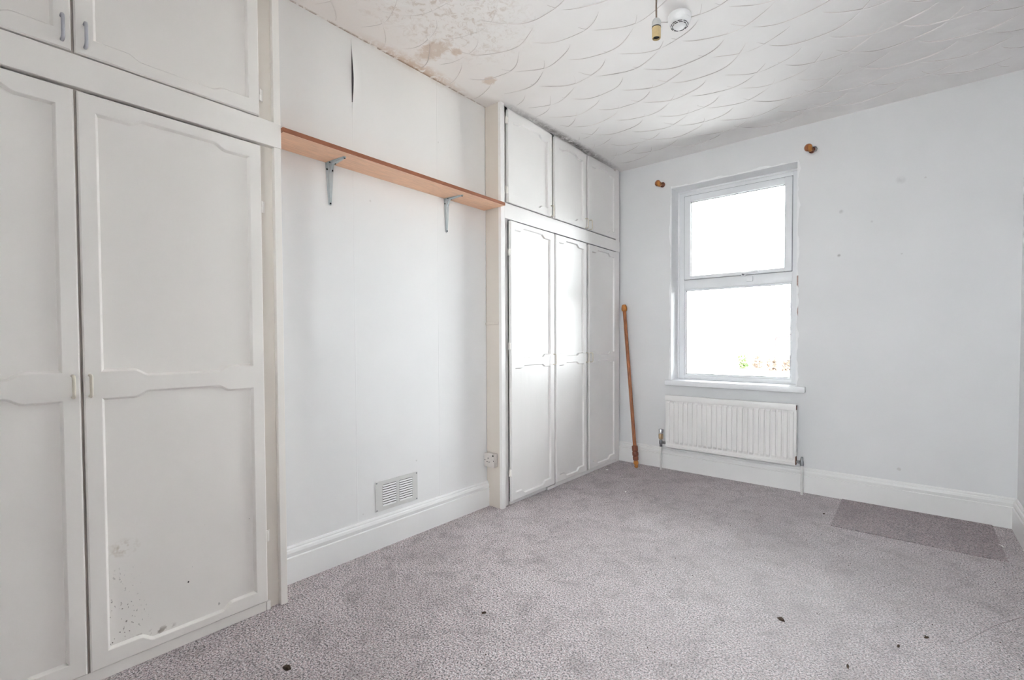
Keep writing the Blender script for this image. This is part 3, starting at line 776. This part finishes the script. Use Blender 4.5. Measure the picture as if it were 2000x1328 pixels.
# ------------------------------------------------------------------ curtain pole brackets left on the wall
def pole_bracket(x, z, label, hook):
    t = thing('curtain_pole_bracket', (x, 0.0, z), label, 'bracket', 'curtain pole brackets above the window')
    obj('rosette', MB().lathe((x, -0.0005, z), (0, -1, 0), [(0, 0.021), (0.006, 0.022), (0.010, 0.018), (0.014, 0.011)], 18), 'sleeve', t, smooth=50)
    obj('stem', MB().lathe((x, -0.013, z), (0, -1, 0), [(0, 0.011), (0.012, 0.008), (0.030, 0.010), (0.04, 0.012)], 16), 'pine', t, smooth=50)
    # cup that carried the pole: an open ring turned towards the room
    vs = []; fs = []
    SEG, RS = 16, 8
    for a in range(SEG + 1):
        an = math.radians(-200 + 220 * a / SEG)
        cx, cz = math.cos(an) * 0.020, math.sin(an) * 0.020
        for q in range(RS):
            b = 2 * math.pi * q / RS
            rr = 0.0085
            vs.append((x + (0.012) * math.sin(b), -0.072 + cx + rr * math.cos(b) * math.cos(an), z - 0.004 + cz + rr * math.cos(b) * math.sin(an)))
    for a in range(SEG):
        for q in range(RS):
            q2 = (q + 1) % RS
            fs.append((a * RS + q, a * RS + q2, (a + 1) * RS + q2, (a + 1) * RS + q))
    fs.append(tuple(range(RS))); fs.append(tuple(SEG * RS + q for q in reversed(range(RS))))
    obj('cup', MB().add(vs, fs), 'amber', t, smooth=60)
    obj('ball', MB().lathe((x - 0.006, -0.056, z - 0.004), (-0.3, -1, 0.1), [(0, 0.010), (0.005, 0.018), (0.013, 0.024), (0.022, 0.026), (0.031, 0.023), (0.038, 0.016), (0.042, 0.006)], 18), 'pine', t, smooth=60)
    if hook:
        obj('hook', MB().tube([(x + 0.016, -0.045, z + 0.004), (x + 0.030, -0.047, z + 0.002), (x + 0.037, -0.048, z - 0.012), (x + 0.032, -0.048, z - 0.026), (x + 0.018, -0.047, z - 0.026)], 0.0038, 8), 'nut', t, smooth=60)
pole_bracket(0.530, 2.400, 'small wooden curtain pole bracket above the left corner of the window', False)
pole_bracket(1.633, 2.412, 'small wooden curtain pole bracket with a metal hook above the right corner of the window', True)

# ------------------------------------------------------------------ loose curtain pole leaning in the corner
P0 = Vector((0.372, -0.166, 0.004)); P1 = Vector((0.179, -0.030, 1.405)); ax = (P1 - P0); LP = ax.length; ax.normalize()
cp = thing('curtain_pole', P0, 'brown wooden curtain pole leaning upright in the corner beside the radiator', 'curtain pole')
obj('shaft', MB().lathe(P0, ax, [(0.06, 0.0150), (LP - 0.055, 0.0150)], 16), 'pine', cp, smooth=40)
obj('socket_bracket', MB().lathe(P0, ax, [(0.060, 0.018), (0.066, 0.023), (0.090, 0.024), (0.096, 0.020), (0.104, 0.026), (0.128, 0.026), (0.136, 0.021), (0.144, 0.025), (0.180, 0.0255), (0.186, 0.018)], 18), 'sleeve', cp, smooth=40)
obj('finial', MB().lathe(P0, ax, [(0.0, 0.008), (0.004, 0.014), (0.014, 0.018), (0.022, 0.013), (0.028, 0.018), (0.040, 0.022), (0.052, 0.020), (0.062, 0.015)], 18), 'amber', cp, smooth=60)
obj('finial', MB().lathe(P0, ax, [(LP - 0.060, 0.017), (LP - 0.054, 0.023), (LP - 0.040, 0.026), (LP - 0.022, 0.024), (LP - 0.010, 0.020), (LP - 0.004, 0.019), (LP, 0.010)], 18), 'amber', cp, smooth=60)

# ------------------------------------------------------------------ pendant lamp holder and smoke alarm
px, py = 1.337, -1.907
pd = thing('pendant_lampholder', (px, py, 2.345), 'bare bulbless pendant lampholder on a brown flex hanging from the ceiling', 'lampholder')
obj('ceiling_rose', MB().lathe((px, py, H - 0.0005), (0, 0, -1), [(0, 0.034), (0.008, 0.034), (0.016, 0.026), (0.020, 0.010)], 24), 'plastic', pd, smooth=40)
obj('flex', MB().tube([(px, py, H - 0.018), (px + 0.001, py, 2.55), (px - 0.001, py, 2.48), (px, py, 2.420)], 0.0036, 10), 'cord', pd, smooth=60)
obj('cap', MB().lathe((px, py, 2.428), (0, 0, -1), [(0, 0.008), (0.003, 0.013), (0.012, 0.018), (0.014, 0.0185), (0.036, 0.0185)], 24), 'lamp_grey', pd, smooth=35)
obj('seal_ring', MB().lathe((px, py, 2.3935), (0, 0, -1), [(0, 0.0190), (0.004, 0.0190)], 24), 'black', pd, smooth=35)
obj('skirt', MB().lathe((px, py, 2.3905), (0, 0, -1), [(0, 0.0185), (0.040, 0.0180), (0.043, 0.0172), (0.043, 0.0145), (0.006, 0.0140), (0.005, 0.002)], 24), 'lamp_tan', pd, smooth=35)
obj('contact_plate', MB().lathe((px, py, 2.384), (0, 0, -1), [(0, 0.0138), (0.030, 0.0138), (0.031, 0.004)], 20), 'black', pd, smooth=35)

sx, sy = 1.322, -1.622
sm = thing('smoke_alarm', (sx, sy, H), 'round white smoke alarm on the ceiling beside the pendant', 'smoke alarm')
obj('base', MB().lathe((sx, sy, H - 0.0005), (0, 0, -1), [(0, 0.052), (0.003, 0.053), (0.020, 0.052), (0.024, 0.050)], 36), 'plastic', sm, smooth=35)
obj('cover', MB().lathe((sx, sy, H - 0.024), (0, 0, -1), [(0, 0.0495), (0.010, 0.047), (0.018, 0.041), (0.022, 0.035), (0.0225, 0.030)], 36), 'plastic', sm, smooth=50)
obj('dome', MB().lathe((sx, sy, H - 0.046), (0, 0, -1), [(0, 0.027), (0.006, 0.025), (0.010, 0.018), (0.0115, 0.006)], 28), 'plastic', sm, smooth=60)
for ring_r, nseg, off in ((0.0385, 9, 0.0), (0.0315, 9, 0.2)):
    zz = H - 0.0445 if ring_r > 0.035 else H - 0.0468
    for k in range(nseg):
        a0 = 2 * math.pi * (k + off) / nseg; vs = []; fs = []
        for q in range(5):
            an = a0 + (2 * math.pi / nseg) * 0.76 * q / 4
            for dr, dz in ((-0.0016, 0), (0.0016, 0), (0.0016, -0.0016), (-0.0016, -0.0016)):
                vs.append((sx + (ring_r + dr) * math.cos(an), sy + (ring_r + dr) * math.sin(an), zz + dz))
        for q in range(4):
            for c in range(4): fs.append((4 * q + c, 4 * q + (c + 1) % 4, 4 * q + 4 + (c + 1) % 4, 4 * q + 4 + c))
        fs += [(0, 1, 2, 3), (16, 19, 18, 17)]
        obj('vent_slot', MB().add(vs, fs), 'black', sm)

# ------------------------------------------------------------------ lifting wallpaper on the chimney breast
NZ = 28; vs = []; fs = []
for k in range(NZ + 1):
    t = k / NZ; z = 2.235 + t * 0.345
    lift = 0.010 * math.sin(math.pi * t) ** 1.3 * (0.75 + 0.25 * math.sin(t * 5)) + 0.0008
    yc_ = -2.503 + 0.004 * math.sin(t * 4)
    for q in range(7):
        u = q / 6
        vs.append((lift * (1 - u) ** 1.8 + 0.0004, yc_ + 0.045 * u, z))
    vs.append((max(0.0002, lift - 0.0015), yc_, z))
for k in range(NZ):
    for q in range(6): fs.append((k * 8 + q, k * 8 + q + 1, k * 8 + 8 + q + 1, k * 8 + 8 + q))
    fs.append((k * 8, k * 8 + 7, k * 8 + 15, k * 8 + 8))
obj('slit_shade_strip', MB().box(0.0002, 0.0005, -2.505, -2.475, 2.27, 2.56), 'slit_dark', wall_left)  # dark strip standing in for the shade behind the lifted paper
lw = obj('lifting_wallpaper', MB().add(vs, fs), 'wall_breast', wall_left, smooth=40)
# paper seams: each drop overlaps the next by a hair
for y, z0, z1 in ((-2.503, 0.17, 2.235), (-1.975, 0.17, 2.59)):
    obj('paper_seam', MB().add([(0.0, y - 0.0005, z0), (0.0006, y, z0), (0.0, y + 0.006, z0), (0.0, y - 0.0005, z1), (0.0006, y, z1), (0.0, y + 0.006, z1)],
        [(0, 1, 4, 3), (1, 2, 5, 4), (0, 2, 1), (3, 4, 5), (0, 3, 5, 2)]), 'wall_breast', wall_left)

# ------------------------------------------------------------------ carpet details
tag(obj('carpet_patch', MB().box(1.835, 2.575, -0.600, -0.026, 0.0004, 0.005, 0.0015), 'carpet_dark'),
    'unfaded rectangle of carpet, darkened with painted corner shade, against the skirting right of the radiator', 'carpet patch')
obj('carpet_crease', MB().tube([(2.62, -1.14, -0.0018), (2.547, -1.185, -0.0016), (2.45, -1.33, -0.0018), (2.345, -1.539, -0.0020), (2.27, -1.66, -0.0040)], 0.0030, 6), 'carpet_dark', floor)
def fleck(x, y, ln, wd, mat, seed, label, name):
    rnd = random.Random(seed); n = 9; top = []; a0 = rnd.uniform(0, 3)
    vs = []
    for lay, k in ((0.0003, 1.0), (0.003 + ln * 0.12, 0.72)):
        for i in range(n):
            an = 2 * math.pi * i / n; rr = rnd.uniform(0.7, 1.15)
            u, v_ = math.cos(an) * ln * 0.5 * rr * k, math.sin(an) * wd * 0.5 * rr * k
            vs.append((x + u * math.cos(a0) - v_ * math.sin(a0), y + u * math.sin(a0) + v_ * math.cos(a0), lay + rnd.uniform(0, 0.0015) * (lay > 0.001)))
    fs = [(i, (i + 1) % n, n + (i + 1) % n, n + i) for i in range(n)] + [tuple(range(n)), tuple(range(2 * n - 1, n - 1, -1))]
    o = obj(name, MB().add(vs, fs), mat); tag(o, label, 'debris', 'bits dropped on the carpet')
fleck(0.571, -3.09, 0.034, 0.022, 'debris_dark', 1, 'dry brown leaf fragment on the carpet in front of the near wardrobe', 'leaf_fragment')
fleck(1.806, -1.788, 0.034, 0.018, 'debris_dark', 2, 'largest brown leaf fragment out in the middle of the carpet', 'leaf_fragment')
fleck(0.080, -2.726, 0.013, 0.012, 'debris_white', 3, 'white plaster crumb on the carpet close to the chimney breast skirting', 'plaster_crumb')
fleck(0.205, -0.371, 0.030, 0.012, 'debris_white', 4, 'pale splinter on the carpet by the foot of the window wardrobe', 'plaster_crumb')
fleck(0.599, -0.785, 0.016, 0.010, 'debris_white', 5, 'white crumb alone on the carpet in front of the radiator', 'plaster_crumb')
fleck(2.573, -0.371, 0.032, 0.006, 'debris_white', 6, 'thin white sliver on the dark carpet patch in the corner', 'plaster_crumb')
fleck(0.864, -2.466, 0.022, 0.010, 'debris_dark', 7, 'dark curled fragment on the carpet below the air vent', 'leaf_fragment')
fleck(2.244, -1.585, 0.018, 0.009, 'debris_dark', 8, 'upper of two dark fragments near the carpet crease at right', 'leaf_fragment')
fleck(2.165, -1.708, 0.016, 0.010, 'debris_dark', 9, 'lower of two dark fragments near the carpet crease at right', 'leaf_fragment')
fleck(2.035, -1.940, 0.022, 0.008, 'debris_dark', 10, 'dark fragment at the bottom edge right of the carpet, elongated', 'leaf_fragment')
fleck(1.777, -0.410, 0.016, 0.012, 'debris_dark', 11, 'dark fragment on the carpet just left of the dark patch', 'leaf_fragment')
mbd = MB(); rnd = random.Random(5)
for k in range(260):
    x, y = rnd.uniform(0.2, 2.6), rnd.uniform(-3.3, -0.62)
    s_ = rnd.uniform(0.001, 0.0036); a = rnd.uniform(0, 3.1); e = rnd.uniform(0.4, 1.0)
    c, s2 = math.cos(a) * s_, math.sin(a) * s_
    mbd.add([(x + c, y + s2, 0.0002), (x - s2 * e, y + c * e, 0.0002), (x - c, y - s2, 0.0002), (x + s2 * e, y - c * e, 0.0002), (x, y, 0.0035)],
            [(0, 1, 4), (1, 2, 4), (2, 3, 4), (3, 0, 4), (0, 3, 2, 1)])
fd = obj('fine_grit', mbd, 'debris_dark'); fd['kind'] = 'stuff'; tag(fd, 'fine dark grit scattered over the grey carpet', 'grit')
mbd = MB()
for k in range(120):
    x, y = rnd.uniform(0.2, 2.6), rnd.uniform(-3.3, -0.62); s_ = rnd.uniform(0.0012, 0.003)
    mbd.add([(x + s_, y, 0.0002), (x, y + s_, 0.0002), (x - s_, y, 0.0002), (x, y - s_, 0.0002), (x, y, 0.003)], [(0, 1, 4), (1, 2, 4), (2, 3, 4), (3, 0, 4), (0, 3, 2, 1)])
fd = obj('fine_crumbs', mbd, 'debris_white'); fd['kind'] = 'stuff'; tag(fd, 'tiny white plaster crumbs scattered over the grey carpet', 'crumbs')

# ------------------------------------------------------------------ outside the window
GZ = -0.75
struct(obj('ground', MB().box(-40, 40, -50, 60, GZ - 0.1, GZ), 'pave'), 'pale paved ground outside the windows', 'ground')
gw = thing('garden_wall', (-0.5, 6.2, GZ), 'low pale stone garden wall seen through the lower pane', 'wall')
rnd = random.Random(3)
xk = -6.0; first = None
obj('wall_core', MB().box(-6, 4, 6.06, 6.34, GZ, 0.40), 'stone', gw)
while xk < 3.9:
    wdt = rnd.uniform(0.22, 0.34)
    obj('coping_stone', MB().box(xk, xk + wdt - 0.015, 6.0, 6.40, 0.40 + rnd.uniform(0, 0.006), 0.50 + rnd.uniform(-0.03, 0.03), 0.01), 'stone', gw)
    xk += wdt
def shrub(x, y, z0, r, mat, label, seed):
    rnd = random.Random(seed)
    t = thing('garden_shrub', (x, y, z0), label, 'shrub', 'shrubs behind the garden wall')
    tm = MB()
    for k in range(7):
        a = rnd.uniform(0, 6.28); tm.tube([(x, y, z0), (x + 0.3 * r * math.cos(a), y + 0.3 * r * math.sin(a), z0 + (0.7 - z0) * 0.55), (x + 0.7 * r * math.cos(a), y + 0.7 * r * math.sin(a), 0.70)], 0.008, 5)
    obj('stems', tm, 'twig', t)
    lm = MB()
    for k in range(170):
        a = rnd.uniform(0, 6.28); q = r * math.sqrt(rnd.random()); zz = 0.42 + rnd.random() ** 1.2 * 0.36
        c = Vector((x + q * math.cos(a), y + q * math.sin(a), zz)); d1 = Vector((rnd.uniform(-1, 1), rnd.uniform(-1, 1), rnd.uniform(-1, 1))).normalized() * 0.04
        d2 = d1.orthogonal().normalized() * 0.018
        lm.add([c - d1, c + d2, c + d1, c - d2], [(0, 1, 2, 3)])
    lo = obj('foliage', lm, mat, t, recalc=False); lo['kind'] = 'stuff'
for k, (x, m_, lb) in enumerate(((-0.60, 'leaf', 'leftmost small green shrub behind the garden wall'), (-0.32, 'leaf_brown', 'second shrub from the left behind the garden wall, brown'), (-0.04, 'leaf_brown', 'brown shrub behind the garden wall between the other two brown ones'),
                                 (0.24, 'leaf_brown', 'brown shrub beside the bright green one behind the garden wall'), (0.52, 'leaf', 'bright green shrub behind the garden wall, farthest right'))):
    shrub(x, 6.75, GZ, 0.10, m_, lb, 20 + k)
ga = thing('outbuilding', (-1.5, 16, GZ), 'low pale rendered outbuilding across the yard', 'building')
obj('walls', MB().box(-4.6, 2.2, 14.0, 18.0, GZ, 1.26), 'render', ga)
ro = obj('roof', MB().add([(-4.7, 13.85, 1.30), (2.3, 13.85, 1.30), (2.3, 18.1, 2.3), (-4.7, 18.1, 2.3), (-4.7, 13.85, 1.26), (2.3, 13.85, 1.26), (2.3, 18.1, 1.26), (-4.7, 18.1, 1.26)],
    [(0, 1, 2, 3), (4, 5, 6, 7), (0, 1, 5, 4), (1, 2, 6, 5), (2, 3, 7, 6), (3, 0, 4, 7)]), 'render', ga)
obj('gutter', MB().tube([(-3.4, 13.82, 1.30), (-0.8, 13.82, 1.285)], 0.03, 8), 'fascia', ga)
obj('downpipe', MB().tube([(-1.0, 13.83, 1.22), (-1.40, 13.86, 1.18), (-1.46, 13.93, 1.12), (-1.46, 13.93, GZ)], 0.03, 8), 'downpipe', ga)
ho = thing('terraced_house', (-9, 29, GZ), 'far pale house with a pitched roof above the outbuilding', 'building')
obj('walls', MB().box(-14, -3.5, 26.0, 32.0, GZ, 3.3), 'render', ho)
obj('roof', MB().add([(-14.2, 25.7, 3.3), (-3.3, 25.7, 3.3), (-3.3, 32.3, 3.3), (-14.2, 32.3, 3.3), (-14.2, 29, 5.9), (-6.2, 29, 5.9)],
    [(0, 1, 5, 4), (1, 2, 5), (2, 3, 4, 5), (3, 0, 4), (0, 3, 2, 1)]), 'render', ho)
obj('ridge_tiles', MB().tube([(-14.2, 29, 5.92), (-6.2, 29, 5.92), (-3.3, 25.7, 3.34)], 0.06, 6), 'fascia', ho)
for x in (-12.2, -9.2, -6.2):
    w_ = obj('window', MB().box(x - 0.6, x + 0.6, 25.93, 26.0, 1.2, 2.5), 'upvc', ho)
    obj('pane', MB().box(x - 0.5, x + 0.5, 25.91, 25.93, 1.3, 2.4), 'roof', w_)
